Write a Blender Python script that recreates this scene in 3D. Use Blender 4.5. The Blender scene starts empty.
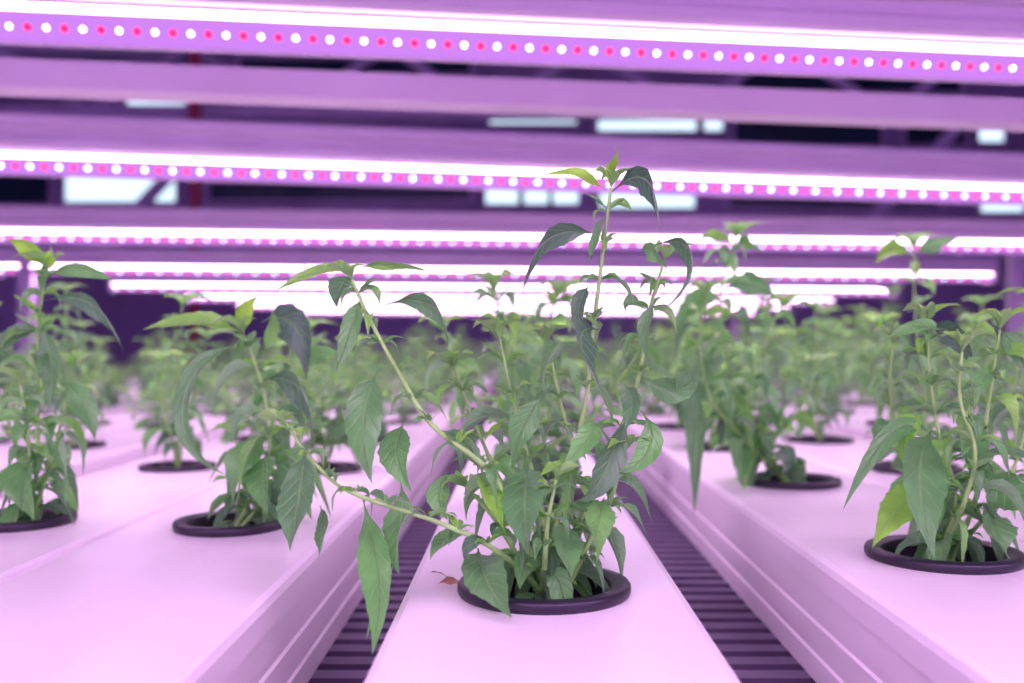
import bpy, math, random
from mathutils import Vector, Matrix
rnd = random.Random(7)
F=950.0; CX=521.0; CY=350.0; CZ=1.0; TOP=0.9
UP=Vector((0,0,1))
SC=bpy.context.scene
def P(px,py,z): return Vector(((px-CX)/F*z, z, CZ-(py-CY)/F*z))

# ---------------------------------------------------------------- materials
def newmat(name):
    m=bpy.data.materials.new(name); m.use_nodes=True
    nt=m.node_tree; nt.nodes.clear()
    out=nt.nodes.new('ShaderNodeOutputMaterial')
    return m,nt,out
def N(nt,t,**kw):
    n=nt.nodes.new(t)
    for k,v in kw.items(): setattr(n,k,v)
    return n
def plain(name,col,rough=0.5,noise=0.0,scale=30,bump=0.0,metal=0.0,stretch=None):
    m,nt,out=newmat(name)
    b=N(nt,'ShaderNodeBsdfPrincipled'); b.inputs['Roughness'].default_value=rough
    b.inputs['Metallic'].default_value=metal
    nt.links.new(b.outputs[0],out.inputs[0])
    tc=N(nt,'ShaderNodeTexCoord'); mp=N(nt,'ShaderNodeMapping')
    if stretch: mp.inputs['Scale'].default_value=stretch
    nt.links.new(tc.outputs['Object'],mp.inputs[0])
    no=N(nt,'ShaderNodeTexNoise'); no.inputs['Scale'].default_value=scale; no.inputs['Detail'].default_value=5
    nt.links.new(mp.outputs[0],no.inputs['Vector'])
    cr=N(nt,'ShaderNodeValToRGB')
    c0=[max(0,c*(1-noise)) for c in col]; c1=[min(1,c*(1+noise)) for c in col]
    cr.color_ramp.elements[0].position=.3; cr.color_ramp.elements[1].position=.7
    cr.color_ramp.elements[0].color=(*c0,1); cr.color_ramp.elements[1].color=(*c1,1)
    nt.links.new(no.outputs[0],cr.inputs[0]); nt.links.new(cr.outputs[0],b.inputs['Base Color'])
    if bump>0:
        bp=N(nt,'ShaderNodeBump'); bp.inputs['Strength'].default_value=bump; bp.inputs['Distance'].default_value=.002
        nt.links.new(no.outputs[0],bp.inputs['Height']); nt.links.new(bp.outputs[0],b.inputs['Normal'])
    return m
def emis(name,col,s):
    m,nt,out=newmat(name)
    e=N(nt,'ShaderNodeEmission'); e.inputs[0].default_value=(*col,1); e.inputs[1].default_value=s
    nt.links.new(e.outputs[0],out.inputs[0]); return m

def leafmat():
    m,nt,out=newmat('herb_leaf')
    L=nt.links
    uv=N(nt,'ShaderNodeUVMap'); sep=N(nt,'ShaderNodeSeparateXYZ'); L.new(uv.outputs[0],sep.inputs[0])
    def M(op,a,b=None,c=None):
        n=N(nt,'ShaderNodeMath',operation=op)
        for i,x in enumerate((a,b,c)):
            if x is None: continue
            if isinstance(x,(int,float)): n.inputs[i].default_value=x
            else: L.new(x,n.inputs[i])
        return n.outputs[0]
    au=M('ABSOLUTE',M('SUBTRACT',sep.outputs[0],.5))
    mid=M('SUBTRACT',1.0,M('SMOOTH_MIN',M('MULTIPLY',au,18.0),1.0,.1))
    s=M('SINE',M('MULTIPLY',M('SUBTRACT',sep.outputs[1],M('MULTIPLY',au,.42)),50.0))
    vein=M('POWER',M('MAXIMUM',s,0.0),6.0)
    vein=M('MAXIMUM',M('MULTIPLY',vein,.35),mid)
    vein=M('MAXIMUM',vein,0.0)
    at=N(nt,'ShaderNodeAttribute',attribute_name='tint')
    cr=N(nt,'ShaderNodeValToRGB')
    e=cr.color_ramp.elements
    e[0].position=0; e[0].color=(.065,.17,.10,1)
    e[1].position=1; e[1].color=(.40,.92,.06,1)
    k=e.new(.5); k.color=(.18,.55,.13,1)
    L.new(at.outputs['Fac'],cr.inputs[0])
    tc=N(nt,'ShaderNodeTexCoord'); no=N(nt,'ShaderNodeTexNoise'); no.inputs['Scale'].default_value=90; no.inputs['Detail'].default_value=4
    L.new(tc.outputs['Object'],no.inputs['Vector'])
    hs=N(nt,'ShaderNodeHueSaturation'); L.new(cr.outputs[0],hs.inputs['Color'])
    L.new(M('ADD',M('MULTIPLY',no.outputs[0],.8),.6),hs.inputs['Value'])
    mx=N(nt,'ShaderNodeMixRGB'); mx.inputs[2].default_value=(.45,.85,.30,1)
    L.new(M('MULTIPLY',vein,.4),mx.inputs[0]); L.new(hs.outputs[0],mx.inputs[1])
    geo=N(nt,'ShaderNodeNewGeometry')
    mb=N(nt,'ShaderNodeMixRGB'); mb.inputs[2].default_value=(.40,.72,.38,1)
    L.new(M('MULTIPLY',geo.outputs['Backfacing'],.4),mb.inputs[0]); L.new(mx.outputs[0],mb.inputs[1])
    b=N(nt,'ShaderNodeBsdfPrincipled'); b.inputs['Roughness'].default_value=.36
    b.inputs['Specular IOR Level'].default_value=.75
    b.inputs['Sheen Weight'].default_value=.25
    b.inputs['Sheen Roughness'].default_value=.4
    L.new(mb.outputs[0],b.inputs['Base Color'])
    bp=N(nt,'ShaderNodeBump'); bp.inputs['Strength'].default_value=.8; bp.inputs['Distance'].default_value=.0009
    L.new(M('ADD',M('MULTIPLY',vein,-1.0),M('MULTIPLY',no.outputs[0],.4)),bp.inputs['Height'])
    L.new(bp.outputs[0],b.inputs['Normal'])
    tr=N(nt,'ShaderNodeBsdfTranslucent'); L.new(mb.outputs[0],tr.inputs[0])
    ms=N(nt,'ShaderNodeMixShader'); ms.inputs[0].default_value=.36
    L.new(b.outputs[0],ms.inputs[1]); L.new(tr.outputs[0],ms.inputs[2]); L.new(ms.outputs[0],out.inputs[0])
    return m
LEAF=leafmat()
STEM=plain('herb_stem',(.32,.62,.18),.5,.25,60)
CUP=plain('net_cup_plastic',(.014,.010,.025),.38,.3,80,.1)
PLUG=plain('grow_plug',(.07,.05,.045),.95,.5,200,1.0)
DRY=plain('dried_leaf',(.45,.24,.14),.8,.4,90,.5)
PVC=plain('channel_white_plastic',(.93,.88,.92),.22,.05,26,.08,stretch=(1,.05,1))
METAL=plain('white_painted_metal',(.63,.52,.66),.34,.05,8)
STEEL=plain('rack_steel',(.45,.36,.52),.45,.1,10)
SLAT=plain('bench_slat_plastic',(.11,.08,.15),.5,.2,30)
DARK=plain('bench_tray_dark',(.04,.03,.06),.6,.2,30)
WALLM=plain('wall_paint_grey',(.42,.36,.54),.8,.25,1.0)
CEIL=plain('ceiling_grey',(.30,.26,.38),.8,.1,2)
FLOORM=plain('floor_concrete',(.30,.26,.36),.7,.2,3)
BRACE=plain('roof_steel',(.62,.54,.74),.6,.1,3)
REDM=plain('red_pipe',(.5,.06,.12),.5,.1,3)
DGLASS=plain('dark_glass',(.015,.06,.08),.2,.3,2)
GLASSE=emis('daylight_glazing',(.66,.84,1.0),1.5)
LEDS=emis('led_board',(.70,.26,1.0),.95)
GLOW=emis('led_diffuser',(1.0,.68,1.0),11)
DOTW=emis('led_white',(.95,.85,1.0),6)
DOTP=emis('led_red',(1.0,.01,.10),2.8)

# ---------------------------------------------------------------- mesh builder
class MB:
    def __init__(s): s.v=[];s.f=[];s.m=[];s.uv=[];s.t=[];s.mats=[]
    def mi(s,m):
        if m not in s.mats: s.mats.append(m)
        return s.mats.index(m)
    def face(s,idx,m,uv=None,t=.5):
        s.f.append(idx); s.m.append(s.mi(m)); s.uv.append(uv or [(0,0)]*len(idx)); s.t.append(t)
    def box(s,a,b,m):
        (x0,y0,z0),(x1,y1,z1)=a,b; o=len(s.v)
        s.v+= [Vector(p) for p in [(x0,y0,z0),(x1,y0,z0),(x1,y1,z0),(x0,y1,z0),(x0,y0,z1),(x1,y0,z1),(x1,y1,z1),(x0,y1,z1)]]
        for q in [(0,3,2,1),(4,5,6,7),(0,1,5,4),(1,2,6,5),(2,3,7,6),(3,0,4,7)]: s.face([o+i for i in q],m)
    def beam(s,a,b,w,h,m):
        a=Vector(a);b=Vector(b);d=(b-a).normalized()
        r=d.cross(UP); 
        if r.length<.01: r=Vector((1,0,0))
        r.normalize(); u=r.cross(d).normalized(); o=len(s.v)
        for p in (a,b):
            for i,j in ((-1,-1),(1,-1),(1,1),(-1,1)): s.v.append(p+r*i*w/2+u*j*h/2)
        for q in [(0,3,2,1),(4,5,6,7),(0,1,5,4),(1,2,6,5),(2,3,7,6),(3,0,4,7)]: s.face([o+i for i in q],m)
    def tube(s,pts,rad,m,n=7):
        o=len(s.v); W=None
        for i,p in enumerate(pts):
            t=(pts[min(i+1,len(pts)-1)]-pts[max(i-1,0)]).normalized()
            if W is None:
                W=t.cross(Vector((0,1,.1)));W.normalize()
            W=(W-t*W.dot(t)).normalized(); B=t.cross(W)
            for k in range(n):
                a=2*math.pi*k/n; s.v.append(p+(W*math.cos(a)+B*math.sin(a))*rad[i])
        for i in range(len(pts)-1):
            for k in range(n):
                s.face([o+i*n+k,o+i*n+(k+1)%n,o+(i+1)*n+(k+1)%n,o+(i+1)*n+k],m)
    def lathe(s,c,prof,m,n=40,wob=0,rs=1):
        o=len(s.v)
        for r,z in prof:
            for k in range(n):
                a=2*math.pi*k/n; rr=rs*r*(1+wob*math.sin(a*5+z*400)); s.v.append(c+Vector((rr*math.cos(a),rr*math.sin(a),z)))
        for i in range(len(prof)-1):
            for k in range(n):
                s.face([o+i*n+k,o+i*n+(k+1)%n,o+(i+1)*n+(k+1)%n,o+(i+1)*n+k],m)
    def leaf(s,p0,p1,p2,w,nrm,roll,tint,rg,fold=.35,nl=13,p3=None,mat=None):
        mat=mat or LEAF
        o=len(s.v); c=(-1,-.55,0,.55,1)
        ph=rg.uniform(0,6); amp=rg.uniform(.05,.19)*w; W=None
        tw=rg.uniform(-.8,.8)
        ser=.05
        def B(t):
            if p3 is None: return p0*(1-t)**2+p1*2*t*(1-t)+p2*t*t
            return p0*(1-t)**3+p1*3*t*(1-t)**2+p2*3*t*t*(1-t)+p3*t**3
        for i in range(nl+1):
            t=i/nl; p=B(t)
            T=(B(min(1,t+.02))-B(max(0,t-.02))); T.normalize()
            if W is None:
                W=T.cross(nrm)
                if W.length<.05: W=T.cross(Vector((.3,.5,.8)))
                W.normalize(); W=Matrix.Rotation(roll,3,T)@W
            W=(W-T*W.dot(T)).normalized(); W=Matrix.Rotation(tw/nl,3,T)@W; NN=W.cross(T)
            if t<.1: ww=.045
            else:
                q=(t-.1)/.9; ww=max(.045*(1-q),math.sin(math.pi*q**.72)**1.15)
                if i%2: ww*=1-ser
                else: ww*=1+ser
            hw=w*.5*ww
            for u in c:
                d=fold*abs(u)*hw + (amp*math.sin(t*9+ph+(2 if u>0 else 0))*abs(u)**2*ww)
                s.v.append(p+W*u*hw*math.cos(fold*.6)+NN*d)
        for i in range(nl):
            for k in range(4):
                a=o+i*5+k
                u0=c[k]*.5+.5;u1=c[k+1]*.5+.5
                s.face([a,a+1,a+6,a+5],mat,[(u0,i/nl),(u1,i/nl),(u1,(i+1)/nl),(u0,(i+1)/nl)],tint)
    def obj(s,name,loc=(0,0,0),smooth=True):
        loc=Vector(loc)
        me=bpy.data.meshes.new(name); me.from_pydata([tuple(v-loc) for v in s.v],[],s.f)
        for m in s.mats: me.materials.append(m)
        uvl=me.uv_layers.new(name='UVMap'); at=me.attributes.new('tint','FLOAT','FACE')
        k=0
        for i,p in enumerate(me.polygons):
            p.material_index=s.m[i]; p.use_smooth=smooth; at.data[i].value=s.t[i]
            for q in s.uv[i]: uvl.data[k].uv=q; k+=1
        me.update()
        ob=bpy.data.objects.new(name,me); ob.location=loc; SC.collection.objects.link(ob); return ob

def smooth(pts,sub=5):
    out=[]; n=len(pts)
    for i in range(n-1):
        a=pts[max(i-1,0)];b=pts[i];c=pts[i+1];d=pts[min(i+2,n-1)]
        for k in range(sub):
            t=k/sub
            out.append(.5*((2*b)+(c-a)*t+(2*a-5*b+4*c-d)*t*t+(3*b-a-3*c+d)*t**3))
    out.append(pts[-1]); return out

def grow(mb,pts,rg,r0=.0014,L0=.036,node=.017,start=.12,cluster=3,dens=1.0,tb=.45,apex=True):
    sp=smooth(pts,6); n=len(sp)
    mb.tube(sp,[r0*(1-.55*i/(n-1)) for i in range(n)],STEM,6)
    ln=[0]
    for i in range(1,n): ln.append(ln[-1]+(sp[i]-sp[i-1]).length)
    tot=ln[-1]; s=tot*start; phi=rg.uniform(0,3.1)
    def at(s):
        for i in range(1,n):
            if ln[i]>=s:
                f=(s-ln[i-1])/max(1e-9,ln[i]-ln[i-1]); return sp[i-1].lerp(sp[i],f),(sp[i]-sp[i-1]).normalized()
        return sp[-1],(sp[-1]-sp[-2]).normalized()
    while s<tot-.004:
        p,T=at(s); t=s/tot
        size=L0*(1.0-.45*max(0,(t-.45)/.55))*rg.uniform(.75,1.15)
        for k in (0,1):
            a=phi+math.pi*k+rg.uniform(-.35,.35)
            d=Vector((math.cos(a),math.sin(a),0))
            L=size*rg.uniform(.85,1.2)
            if rg.random()<dens:
                dr=rg.uniform(.25,1.15)*(1.25-.6*t)
                p1=p+L*(d*.45+UP*rg.uniform(.12,.4)); p2=p+L*(d*rg.uniform(.4,.8)+UP*(.25-dr))
                mb.leaf(p,p1,p2,L*rg.uniform(.22,.32),UP,rg.uniform(-.7,.7),min(1,max(0,tb+.35*(t-.4)+rg.uniform(-.35,.2))),rg,rg.uniform(.2,.8),11)
            for q in range(cluster):
                if rg.random()<.25: continue
                a2=a+rg.uniform(-1.0,1.0); d2=Vector((math.cos(a2),math.sin(a2),0)); l=L0*rg.uniform(.2,.45)
                mb.leaf(p,p+l*(d2*.4+UP*.45),p+l*(d2*.85+UP*rg.uniform(-.1,.75)),l*.28,UP,rg.uniform(-.6,.6),min(1,tb+.2+rg.uniform(-.2,.2)),rg,.4,7)
        phi+=math.pi/2+rg.uniform(-.2,.2); s+=node*rg.uniform(.8,1.3)*(1-.35*t)
    if apex:
        p,T=at(tot)
        for k in range(8):
            a=k*2.4; d=Vector((math.cos(a),math.sin(a),0)); l=L0*(.28+.06*k)
            mb.leaf(p,p+l*(d*.2+T*.5),p+l*(d*(.25+.09*k)+T*(.9-.1*k)),l*.31,(T-d).normalized(),0,.8,rg,.5,7)

CP=[(.0352,0),(.0358,.0012),(.0358,.0034),(.0350,.0046),(.0312,.0050),(.0300,.0042),(.0286,.0040),(.0276,.0030),(.0262,-.002),(.0225,-.044),(.001,-.045)]
def cup(mb,c,rs=1):
    mb.lathe(c,CP,CUP,44,0,rs)
    mb.lathe(c,[(.0125,-.03),(.014,-.012),(.012,-.006),(.007,-.004),(.0005,-.003)],PLUG,16,.08)
LS=.87   # smaller cups used on the left-hand channels

# ---------------------------------------------------------------- hero plants
def hero(base_px,z,stems,leaves,seed,rs=1,X=None,**kw):
    rg=random.Random(seed); mb=MB()
    base=P(base_px[0],base_px[1],z); base.z=TOP
    if X is not None: base.x=X
    cup(mb,base,rs)
    for st in stems:
        o=st[1]
        q=[P(a,b,z+c) for a,b,c in st[0]]
        q=[base+Vector((rg.uniform(-.006,.006),rg.uniform(-.004,.004),-.006))]+q
        kk=dict(kw); kk.update(o); grow(mb,q,rg,**kk)
    for lf in leaves:
        pts,w,roll,tint=lf[:4]
        dz=lf[4] if len(lf)>4 else -.012
        n=len(pts); q=[P(a,b,z+dz*(i/(n-1))) for i,(a,b) in enumerate(pts)]
        nrm=Vector((0,-1,.25)).normalized()
        mb.leaf(q[0],q[1],q[2],w*z/F,nrm,roll,tint,rg,.4,17,q[3] if n>3 else None)
    return mb.obj('potted_herb_plant',base)

c_st=[
 ([(552,540,.0),(568,480,.0),(586,400,0),(592,340,0),(602,260,0),(611,188,0)],dict(L0=.028,node=.017,cluster=4,start=.15,dens=.8)),
 ([(575,530,.01),(612,450,.02),(638,380,.02),(650,310,.02),(664,262,.02)],dict(L0=.030,node=.015,cluster=4,start=.15,dens=.85)),
 ([(520,530,-.01),(490,472,-.015),(432,425,-.02),(400,375,-.02),(370,320,-.02),(352,280,-.02)],dict(L0=.025,node=.016,cluster=4,start=.25,dens=.6)),
 ([(500,553,-.02),(440,523,-.03),(350,492,-.03),(312,460,-.03),(286,424,-.025)],dict(L0=.024,node=.016,cluster=4,start=.2,dens=.7,r0=.0013)),
 ([(545,530,.02),(532,470,.03),(515,410,.04),(500,340,.05)],dict(L0=.038,node=.017)),
 ([(540,540,.03),(500,480,.05),(470,410,.06),(455,370,.06)],dict(L0=.036,node=.017)),
 ([(560,540,.03),(575,470,.045),(560,400,.05),(548,345,.05)],dict(L0=.036,node=.017)),
 ([(590,540,.0),(612,496,.0),(622,455,0)],dict(L0=.030,node=.016)),
 ([(520,560,.0),(495,520,.0),(470,490,0)],dict(L0=.028,node=.016)),
 ([(545,560,-.02),(548,520,-.025),(556,480,-.02)],dict(L0=.026,node=.015)),
]
c_lv=[
 ([(606,190),(575,168),(542,176)],17,.25,.95), ([(611,186),(604,165),(620,148)],17,.2,1.0),
 ([(612,192),(645,160),(658,180),(660,233)],29,.2,.03), ([(604,215),(596,235),(590,264)],14,.6,.35),
 ([(600,235),(555,222),(532,240),(522,293)],24,-.4,.08), ([(655,245),(700,225),(712,285),(655,315)],26,.6,.15),
 ([(640,250),(655,245),(668,270)],18,.3,.4), ([(598,330),(570,320),(578,360),(606,398)],34,.2,.08,-.03),
 ([(640,375),(670,395),(695,400),(700,352)],26,.5,.3,-.02), ([(625,385),(640,400),(625,432)],24,.4,.2),
 ([(632,410),(610,450),(600,500),(578,500)],30,-.4,.15,-.02), ([(640,410),(668,440),(640,470),(618,472)],26,.4,.5),
 ([(528,462),(522,500),(528,556)],44,.1,.28,-.045), ([(490,470),(478,490),(506,534)],32,.2,.85,-.03),
 ([(570,522),(560,545),(572,580)],32,.1,.35,-.04), ([(604,498),(595,520),(597,563)],28,.3,.55,-.03),
 ([(478,548),(480,580),(512,618)],42,-.2,.3,-.05), ([(378,370),(352,420),(372,484)],38,.1,.35,-.03),
 ([(405,422),(385,450),(412,492)],34,.3,.45,-.02), ([(400,478),(410,520),(388,545),(400,575)],32,.5,.45,-.03),
 ([(362,495),(378,560),(385,600),(372,655)],32,.2,.5,-.06), ([(306,448),(300,500),(290,552)],42,.15,.25,-.03),
 ([(352,272),(320,262),(275,292)],15,.6,.7), ([(357,268),(395,258),(430,272)],12,.9,.65),
 ([(352,275),(335,285),(337,308)],22,.2,.2), ([(385,305),(430,290),(450,310),(448,352)],22,.4,.25),
 ([(362,295),(352,330),(336,372)],22,.4,.4), ([(440,430),(470,440),(480,470)],22,.5,.3),
 ([(545,395),(520,420),(512,470)],28,.2,.4,.0), ([(560,340),(540,360),(546,400)],24,.2,.45,.03),
 ([(590,285),(574,300),(580,345)],18,.5,.1), ([(655,300),(640,330),(648,360)],17,.4,.3),
 ([(320,505),(330,530),(318,560)],22,.3,.35,-.02), ([(470,530),(440,535),(430,560)],20,.5,.4,-.03),
 ([(540,550),(520,560),(520,590)],26,.3,.45,-.03), ([(448,470),(430,500),(448,520)],24,.4,.5,-.01),
 ([(600,420),(590,440),(560,470)],24,.3,.5,-.02),([(395,560),(380,600),(366,640)],18,.8,.5,-.05),
]
hero((543,594),.393,c_st,c_lv,3,X=.0095)

l_st=[
 ([(262,500,0),(270,440,0),(262,385,0),(244,335,0)],dict(L0=.040,node=.016,cluster=4,start=.15)),
 ([(250,500,.02),(258,450,.03),(285,400,.03),(290,350,.03)],dict(L0=.040,start=.2,node=.015)),
 ([(246,505,.0),(240,470,.02),(236,440,.02)],dict(L0=.036)),
 ([(256,505,.01),(285,470,.02),(300,430,.02)],dict(L0=.036)),
]
l_lv=[
 ([(240,332),(200,312),(142,330)],22,.6,.7), ([(245,330),(240,310),(258,296)],17,.2,.95),
 ([(262,322),(290,308),(308,330),(306,380)],36,.2,.03), ([(240,345),(185,350),(150,440),(228,476)],24,.3,.3,-.03),
 ([(262,380),(300,370),(318,400),(312,452)],30,.3,.12,-.03), ([(272,430),(240,450),(232,510)],34,.3,.45,-.02),
 ([(268,450),(258,480),(268,515)],32,.2,.45,-.03), ([(300,370),(318,345),(340,355)],18,.4,.5),
 ([(262,352),(280,330),(272,310)],15,.4,.6), ([(272,460),(300,470),(312,520)],36,.3,.3,-.02),
]
hero((228,527),.537,l_st,l_lv,11,rs=LS,X=-.164)

ll_st=[
 ([(36,480,0),(38,400,0),(38,330,0),(46,272,0)],dict(L0=.040,node=.017,cluster=4)),
 ([(25,480,.02),(8,420,.02),(-8,370,.02),(-12,320,.02)],dict(L0=.040,node=.015)),
 ([(45,480,.0),(62,420,.02),(72,370,.02)],dict(L0=.040,node=.015)),
 ([(30,480,-.01),(28,430,-.02),(20,385,-.02)],dict(L0=.036,node=.015)),
]
ll_lv=[
 ([(46,270),(30,240),(6,240)],19,.3,.95), ([(48,275),(80,262),(118,282)],15,.8,.5), ([(47,270),(58,255),(50,245)],14,.3,1),
 ([(44,300),(90,290),(110,310),(124,354)],20,.5,.12), ([(40,320),(60,370),(48,410)],24,.3,.3),
 ([(30,450),(15,480),(35,520)],36,.2,.5,-.03), ([(60,430),(70,450),(66,510)],28,.3,.4,-.03),
 ([(42,330),(10,330),(-10,360)],22,.5,.2), ([(60,380),(90,400),(95,440)],26,.3,.35),
]
hero((23,523),.549,ll_st,ll_lv,21,rs=LS,X=-.2905)

r_st=[
 ([(955,500,0),(940,440,0),(930,380,0),(928,325,0)],dict(L0=.038,node=.015,cluster=4)),
 ([(975,500,.0),(985,430,0),(992,380,0),(1000,330,0)],dict(L0=.038,node=.015,cluster=4)),
 ([(965,500,-.02),(975,450,-.03),(960,400,-.03),(962,352,-.03)],dict(L0=.034,node=.015,cluster=4)),
 ([(930,510,.03),(900,440,.04),(890,390,.04),(893,345,.04)],dict(L0=.038,cluster=3)),
 ([(990,510,.02),(1020,450,.04),(1032,370,.04)],dict(L0=.038)),
]
r_lv=[
 ([(932,430),(905,470),(935,560)],48,.1,.3,-.05), ([(935,440),(905,400),(870,450),(842,512)],20,.6,.35,-.02),
 ([(925,490),(895,500),(872,548)],34,.3,.8,-.03), ([(985,470),(1010,500),(1040,510)],36,.4,.35,-.03),
 ([(990,500),(985,530),(1010,560)],38,.3,.35,-.03), ([(945,330),(920,320),(885,340)],18,.5,.5),
 ([(1000,330),(1020,345),(1026,380)],20,.4,.3), ([(930,330),(955,320),(975,370)],26,.3,.05),
 ([(960,420),(985,440),(975,500)],28,.3,.35,-.03), ([(1000,340),(980,320),(975,330)],14,.4,.7),
 ([(925,415),(895,420),(905,470)],26,.3,.7,-.01),
]
hero((949,560),.457,r_st,r_lv,31,X=.203)
# second plant on the right channel, tall and sprawling to the left
s_st=[([(755,440,0),(735,390,0),(722,330,0),(722,285,0),(735,240,0)],dict(L0=.050,node=.018)),
 ([(760,440,.0),(750,390,.02),(765,340,.03),(780,310,.03)],dict(L0=.052,node=.018)),
 ([(745,440,-.02),(712,400,-.03),(700,350,-.03),(704,300,-.03)],dict(L0=.050,node=.018)),
 ([(770,450,0),(800,410,0),(812,370,0)],dict(L0=.048,node=.018)),]
s_lv=[([(722,340),(690,370),(700,440),(694,515)],28,.3,.3,-.03),([(735,400),(745,440),(740,485)],30,.3,.35,-.03),
 ([(724,290),(760,270),(775,300)],24,.4,.3),([(722,300),(690,290),(672,330)],22,.4,.4),([(735,245),(715,230),(700,240)],15,.3,.7),([(735,242),(750,235),(765,255)],15,.3,.5)]
hero((771,483),.712,s_st,s_lv,41,X=.203)
# second plant of the centre channel
t_st=[([(540,440,0),(520,390,0),(505,340,0),(495,292,0)],dict(L0=.050,node=.018)),
 ([(545,440,.0),(552,390,.0),(545,340,0),(556,300,0)],dict(L0=.050,node=.018)),
 ([(530,450,0),(495,420,0),(460,380,0),(445,335,0)],dict(L0=.050,node=.018)),
 ([(550,450,0),(590,420,0),(620,380,0),(640,350,0)],dict(L0=.048,node=.018)),]
hero((545,490),.648,t_st,[],43,X=.0095)
# tall plant on the outer right channel
u_st=[([(925,430,0),(920,370,0),(915,310,0),(913,250,0)],dict(L0=.05,node=.024,cluster=2)),
 ([(905,430,0),(890,380,0),(880,330,0)],dict(L0=.05,node=.02)),
 ([(930,430,0),(960,380,0),(975,330,0)],dict(L0=.05,node=.02)),]
hero((915,470),.787,u_st,[([(913,255),(940,235),(958,240)],18,.4,.3),([(913,255),(890,240),(875,265)],18,.4,.8)],47,X=.3275)

# ---------------------------------------------------------------- plant variants
variants=[]
def make_variant(seed,h,ns):
    rg=random.Random(seed); mb=MB(); c=Vector((0,0,0)); cup(mb,c)
    for i in range(ns):
        a=rg.uniform(0,6.28); sp=rg.uniform(.025,.07) if i else .01; H=h*(1 if i==0 else rg.uniform(.6,.95))
        d=Vector((math.cos(a),math.sin(a),0))
        pts=[Vector((0,0,-.006)),d*sp*.25+UP*H*.25,d*sp*.7+UP*H*.55,d*sp*.9+UP*H*.8,d*sp+UP*H+Vector((rg.uniform(-.01,.01),0,0))]
        grow(mb,pts,rg,L0=rg.uniform(.042,.054),node=.021,start=.25,cluster=3,tb=.42)
    ob=mb.obj('potted_herb_plant'); me=ob.data; bpy.data.objects.remove(ob); return me
for i,(h,ns) in enumerate([(.155,4),(.13,4),(.165,4),(.125,4),(.145,5),(.175,3)]): variants.append(make_variant(100+i,h,ns))
def place(x,y,v,rot,s=1.0,rs=1.0):
    ob=bpy.data.objects.new('potted_herb_plant',variants[v]); ob.location=(x,y,TOP); ob.rotation_euler=(0,0,rot); ob.scale=(rs,rs,s)
    SC.collection.objects.link(ob)

# ---------------------------------------------------------------- channels
PITCH=.255; Y0=-.35; Y1=4.25
chans=[(.0095,.117,.393),(-.164,.124,.537),(-.2905,.122,.549),(-.462,.122,.47),(-.588,.122,.52),(-.76,.122,.45),(-.886,.122,.5),(-1.06,.122,.42),(-1.186,.122,.48),(-1.36,.122,.5),
       (.203,.122,.457),(.3275,.122,.532),(.498,.122,.50),(.624,.122,.46),(.796,.122,.52),(.922,.122,.44),(1.09,.122,.5),(1.216,.122,.5),(1.39,.122,.44)]
def channel(cx,w,yf):
    mb=MB(); D=.062; hw=w/2; r=.004; b=hw-.0018
    def strip(pr):
        o=len(mb.v)
        for y in (Y0,Y1):
            for x,z in pr: mb.v.append(Vector((cx+x,y,TOP+z)))
        n=len(pr)
        for i in range(n-1): mb.face([o+i,o+i+1,o+n+i+1,o+n+i],PVC)
    left=[(-b,-D),(-b,-.050),(-b+.0012,-.049),(-b+.0012,-.046),(-b,-.045),(-b,-.034),(-b+.0012,-.033),(-b+.0012,-.030),(-b,-.029),(-b,-.014),(-hw,-.014),(-hw,-r),(-hw+r*.3,-r*.3),(-hw+r,0)]
    strip([(b,-D)]+left)
    strip([(-x,z) for x,z in left[::-1]])
    fx=hw-r; cups=[]; y=yf
    if abs(cx)>=.4:
        while y-PITCH>.30: y-=PITCH
    while y<Y1-.06: cups.append(y); y+=PITCH
    ycur=Y0; n=40; R=.031*(LS if cx<-.1 else 1)
    def quad(ya,yb):
        o=len(mb.v); mb.v+=[Vector((cx-fx,ya,TOP)),Vector((cx+fx,ya,TOP)),Vector((cx+fx,yb,TOP)),Vector((cx-fx,yb,TOP))]; mb.face([o,o+1,o+2,o+3],PVC)
    for yc in cups:
        quad(ycur,yc-fx); o=len(mb.v)
        for k in range(n):
            a=2*math.pi*k/n; ca,sa=math.cos(a),math.sin(a); m=max(abs(ca),abs(sa))
            mb.v.append(Vector((cx+fx*ca/m,yc+fx*sa/m,TOP))); mb.v.append(Vector((cx+R*ca,yc+R*sa,TOP)))
        for k in range(n):
            k2=(k+1)%n; mb.face([o+2*k,o+2*k2,o+2*k2+1,o+2*k+1],PVC)
        ycur=yc+fx
    quad(ycur,Y1)
    for y in (Y0,Y1):
        o=len(mb.v); mb.v+=[Vector((cx-b,y,TOP-D)),Vector((cx+b,y,TOP-D)),Vector((cx+b,y,TOP-.001)),Vector((cx-b,y,TOP-.001))]; mb.face([o,o+1,o+2,o+3],PVC)
    mb.obj('hydroponic_channel',(cx,Y0,TOP-D),smooth=False)
    return cups
hero_spots=[(.0095,.393),(.0095,.648),(-.164,.537),(-.2905,.549),(.203,.457),(.203,.712),(.3275,.787)]
for cx,w,yf in chans:
    cups=channel(cx,w,yf)
    for y in cups:
        if any(abs(cx-a)<.01 and abs(y-b)<.02 for a,b in hero_spots): continue
        rs=LS if cx<-.1 else 1
        if (cx<-.1 and rnd.random()<(.25 if y<1.2 else .6)) or (cx>.1 and y>1.2 and rnd.random()<.3): 
            place(cx,y,3,rnd.uniform(0,6.28),.45,rs); continue
        s=rnd.uniform(.75,1.15)
        if cx<-.1: s*=.84
        place(cx,y,rnd.randrange(6),rnd.uniform(0,6.28),s,rs)

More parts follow.
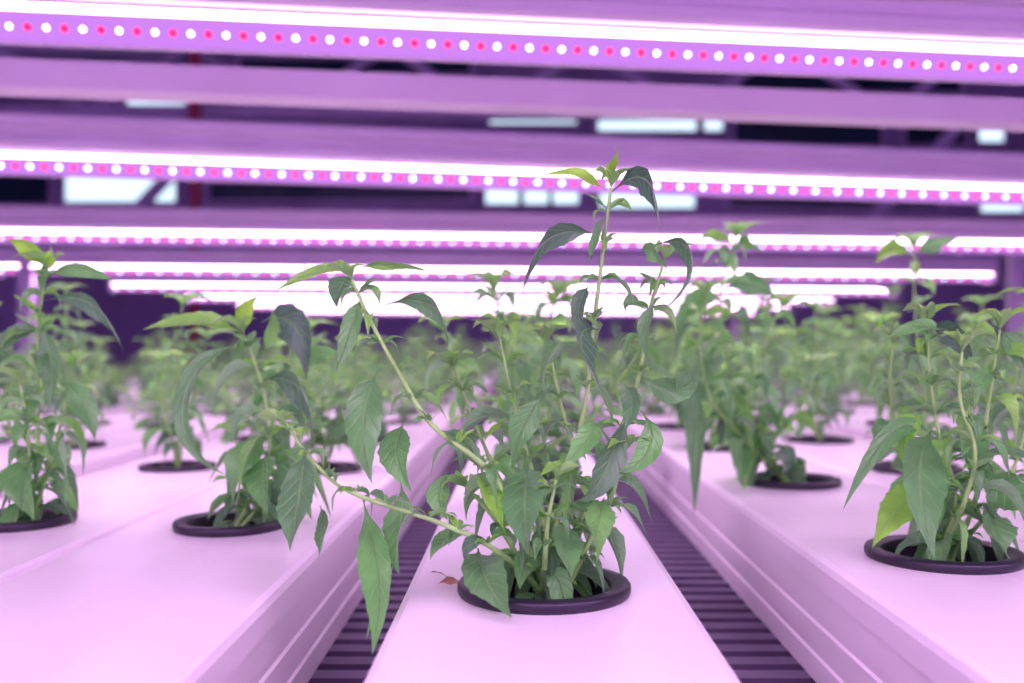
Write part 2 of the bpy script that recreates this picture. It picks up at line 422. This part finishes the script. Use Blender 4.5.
# fallen dried leaf beside the front cup
mb=MB(); rg=random.Random(5)
b0=Vector((-.036,.40,TOP+.0012))
mb.leaf(b0,b0+Vector((.006,.002,.002)),b0+Vector((.012,-.003,.0010)),.004,UP,.1,.5,rg,.3,10,None,DRY)
mb.leaf(b0+Vector((.004,.012,0)),b0+Vector((.001,.016,.002)),b0+Vector((-.004,.018,.001)),.003,UP,.1,.5,rg,.3,8,None,DRY)
mb.obj('fallen_leaf',b0)

# ---------------------------------------------------------------- bench
mb=MB(); zt=TOP-.062
y=Y0
while y<Y1:
    mb.box((-1.5,y,zt-.012),(1.5,y+.012,zt),SLAT); y+=.021
mb.box((-1.5,Y0,zt-.03),(1.5,Y1,zt-.0125),DARK)
for x in (-1.5,1.46): mb.box((x,Y0,zt-.08),(x+.04,Y1,zt-.031),STEEL)
for x in (-1.5,1.45):
    for yy in (Y0,1.9,Y1-.05): mb.box((x,yy,0),(x+.05,yy+.05,zt-.081),STEEL)
mb.obj('grow_bench',(0,Y0,0),smooth=False)

# ---------------------------------------------------------------- LED grow lights
HL=.25
def light_row(yc,pitch,R,ang,power,xl=-1.66,xr=1.66):
    rot=Matrix.Rotation(math.radians(ang),4,'Z')
    mb=MB()
    def ext(prof,m,x0=xl,x1=xr,closed=True):
        o=len(mb.v); n=len(prof)
        for x in (x0,x1):
            for yy,zz in prof: mb.v.append(Vector((x,yy,zz)))
        for i in range(n if closed else n-1):
            j=(i+1)%n; mb.face([o+i,o+j,o+n+j,o+n+i],m)
        if closed: mb.face([o+i for i in range(n)][::-1],m); mb.face([o+n+i for i in range(n)],m)
    d=Vector((0,-.42,.907)); nn=Vector((0,-.907,-.42))
    a=-d*.0115; b=d*.0115
    ext([(a.y,a.z),(b.y,b.z)],LEDS,closed=False)
    ext([(a.y-.0012,a.z-.0022),(a.y-.0012,a.z),(a.y+.002,a.z),(a.y+.002,a.z-.0022)],METAL)
    ext([(b.y,b.z+.0005),(b.y+.001,b.z+.0070)],GLOW,closed=False)
    ext([(a.y+.001,a.z),(b.y+.001,b.z),(b.y+.002,b.z+.0075),(.045,b.z+.0075),(.045,b.z+.002),(.012,b.z+.002)],METAL)
    zb=b.z+.010
    ext([(-.014,zb),(-.018,zb+.004),(-.018,zb+.014),(-.010,zb+.018),(-.010,zb+.030),(-.018,zb+.033),(-.018,zb+.045),(-.012,zb+.050),(.045,zb+.050),(.05,zb+.044),(.05,zb)],METAL)
    x=xl+.02;i=0
    while x<xr-.01:
        c=Vector((x,0,0))+nn*.0012; o=len(mb.v); RR=R*(1.12 if i%2 else .95)
        for k in range(8):
            t=2*math.pi*k/8; mb.v.append(c+Vector((1,0,0))*RR*math.cos(t)+d*RR*math.sin(t))
        mb.face([o+k for k in range(8)],DOTP if i%2 else DOTW); x+=pitch; i+=1
    for xx in (xl,xr): mb.box((xx-.006,-.02,-.016),(xx+.006,.05,zb+.052),METAL)
    for xx in (-1.55,1.55): mb.box((xx-.01,.0,zb+.050),(xx+.01,.03,zb+.097),STEEL)
    ob=mb.obj('led_grow_light',(0,0,0),smooth=False)
    ob.matrix_world=Matrix.Translation((0,yc,CZ+HL))@rot
    # area light added for more light from above, hidden behind the LED board
    la=bpy.data.lights.new('added_top_light','AREA'); la.shape='RECTANGLE'; la.size=3.25; la.size_y=.024
    la.energy=power; la.color=(1.0,.60,1.0)
    lo=bpy.data.objects.new('added_top_light',la); SC.collection.objects.link(lo); lo.parent=ob
    lo.location=(0,.030,b.z-.001)
    return ob
rows=[(.07,7),(.785,7.5),(1.41,10),(2.22,5.5),(3.15,6),(4.0,6),(4.85,6),(5.7,6),(6.55,6)]
light_row(-.62,.025,.0035,7,11)
for i,(yy,an) in enumerate(rows):
    light_row(yy,.0135 if i<=1 else (.0185 if i<4 else .03),.0026 if i<=1 else (.0034 if i<4 else .005),an,11 if i<5 else 7)
mb=MB()
zr=CZ+HL+.133
for x in (-1.56,1.56):
    mb.beam((x,-.8,zr),(x,7.0,zr),.03,.03,STEEL)
    for yy in (-.75,3.0,6.95): mb.box((x-.02,yy-.02,0),(x+.02,yy+.02,zr),STEEL)
for yc,zc,h,an in ((1.08,CZ+.288,.030,8),(2.05,CZ+.40,.040,6)):
    an=math.radians(an); c=Vector((0,yc,zc)); dv=Vector((math.cos(an),math.sin(an),0))
    mb.beam(c-dv*1.62,c+dv*1.62,.04,h,METAL)
mb.obj('light_support_frame',(0,0,0),smooth=False)

# ---------------------------------------------------------------- room
def boxobj(name,a,b,m):
    q=MB(); q.box(a,b,m); c=((a[0]+b[0])/2,(a[1]+b[1])/2,a[2]); return q.obj(name,c,smooth=False)
WY=10.5
boxobj('floor',(-7.2,-3,-.1),(7.2,WY+.2,0),FLOORM)
boxobj('wall_back',(-7.2,WY,0),(7.2,WY+.2,5.2),WALLM)
boxobj('wall_left',(-7.2,-3,0),(-7.0,WY,5.2),WALLM)
boxobj('wall_right',(7.0,-3,0),(7.2,WY,5.2),WALLM)
boxobj('ceiling',(-7.2,-3,5.2),(7.2,WY+.2,5.3),CEIL)
wi=0
def window(px0,px1,py0,py1,pane):
    global wi; wi+=1
    z=WY-.03; a=P(px0,py1,z); b=P(px1,py0,z); q=MB()
    q.box((a.x,WY-.03,a.z),(b.x,WY-.001,b.z),pane)
    f=.05
    q.box((a.x-f,WY-.06,a.z-f),(b.x+f,WY-.001,a.z),BRACE); q.box((a.x-f,WY-.06,b.z),(b.x+f,WY-.001,b.z+f),BRACE)
    q.box((a.x-f,WY-.06,a.z),(a.x,WY-.001,b.z),BRACE); q.box((b.x,WY-.06,a.z),(b.x+f,WY-.001,b.z),BRACE)
    q.obj('window_%d'%wi,((a.x+b.x)/2,WY-.03,a.z),smooth=False)
for w in [(66,176,172,202),(486,518,184,204),(524,548,188,204),(553,578,188,204),(600,694,176,208),(598,696,113,131),(704,722,113,131),(490,576,112,124),(128,186,97,110),(978,1003,122,142),(980,1024,196,212)]:
    window(*w,GLASSE)
for w in [(-30,50,168,204),(734,880,118,146),(905,965,125,145),(730,940,186,208),(210,470,183,200),(240,470,60,74),(740,960,60,92),(200,440,112,122)]:
    window(*w,DGLASS)
mb=MB()
for yy,z0,z1 in ((8.6,3.15,3.75),):
    mb.beam((-6.9,yy,z0),(6.9,yy,z0),.1,.12,BRACE); mb.beam((-6.9,yy,z1),(6.9,yy,z1),.1,.12,BRACE)
    x=-6.6;s=0
    while x<6.4:
        mb.beam((x,yy,z0 if s else z1),(x+.9,yy,z1 if s else z0),.06,.07,BRACE); x+=.9; s=1-s
for x,z in ((-3.6,2.2),(3.2,2.2),(4.6,2.2)):
    mb.beam((x,8.7,z),(x+.9,8.7,z+.95),.07,.1,BRACE)
mb.obj('roof_truss',(0,8.6,3.15),smooth=False)
mb=MB(); mb.tube([Vector((-2.85,8.3,0)),Vector((-2.85,8.3,5.2))],[.05,.05],REDM,12)
mb.obj('sprinkler_pipe',(-2.85,8.3,0))

# ---------------------------------------------------------------- world, camera
w=bpy.data.worlds.new('ambient'); SC.world=w; w.use_nodes=True
bg=w.node_tree.nodes['Background']; bg.inputs[0].default_value=(.66,.31,1.0,1); bg.inputs[1].default_value=1.15
cam=bpy.data.cameras.new('camera'); co=bpy.data.objects.new('camera',cam); SC.collection.objects.link(co)
co.location=(0,0,CZ); co.rotation_euler=(math.radians(90),0,0)
cam.sensor_width=36; cam.lens=F*36/1024; cam.shift_x=-9/1024; cam.shift_y=8.5/1024
cam.clip_start=.02; cam.clip_end=100
cam.dof.use_dof=True; cam.dof.focus_distance=.40; cam.dof.aperture_fstop=7.0
SC.camera=co
try:
    SC.view_settings.view_transform='Standard'; SC.view_settings.look='None'
except Exception as e: print(e)
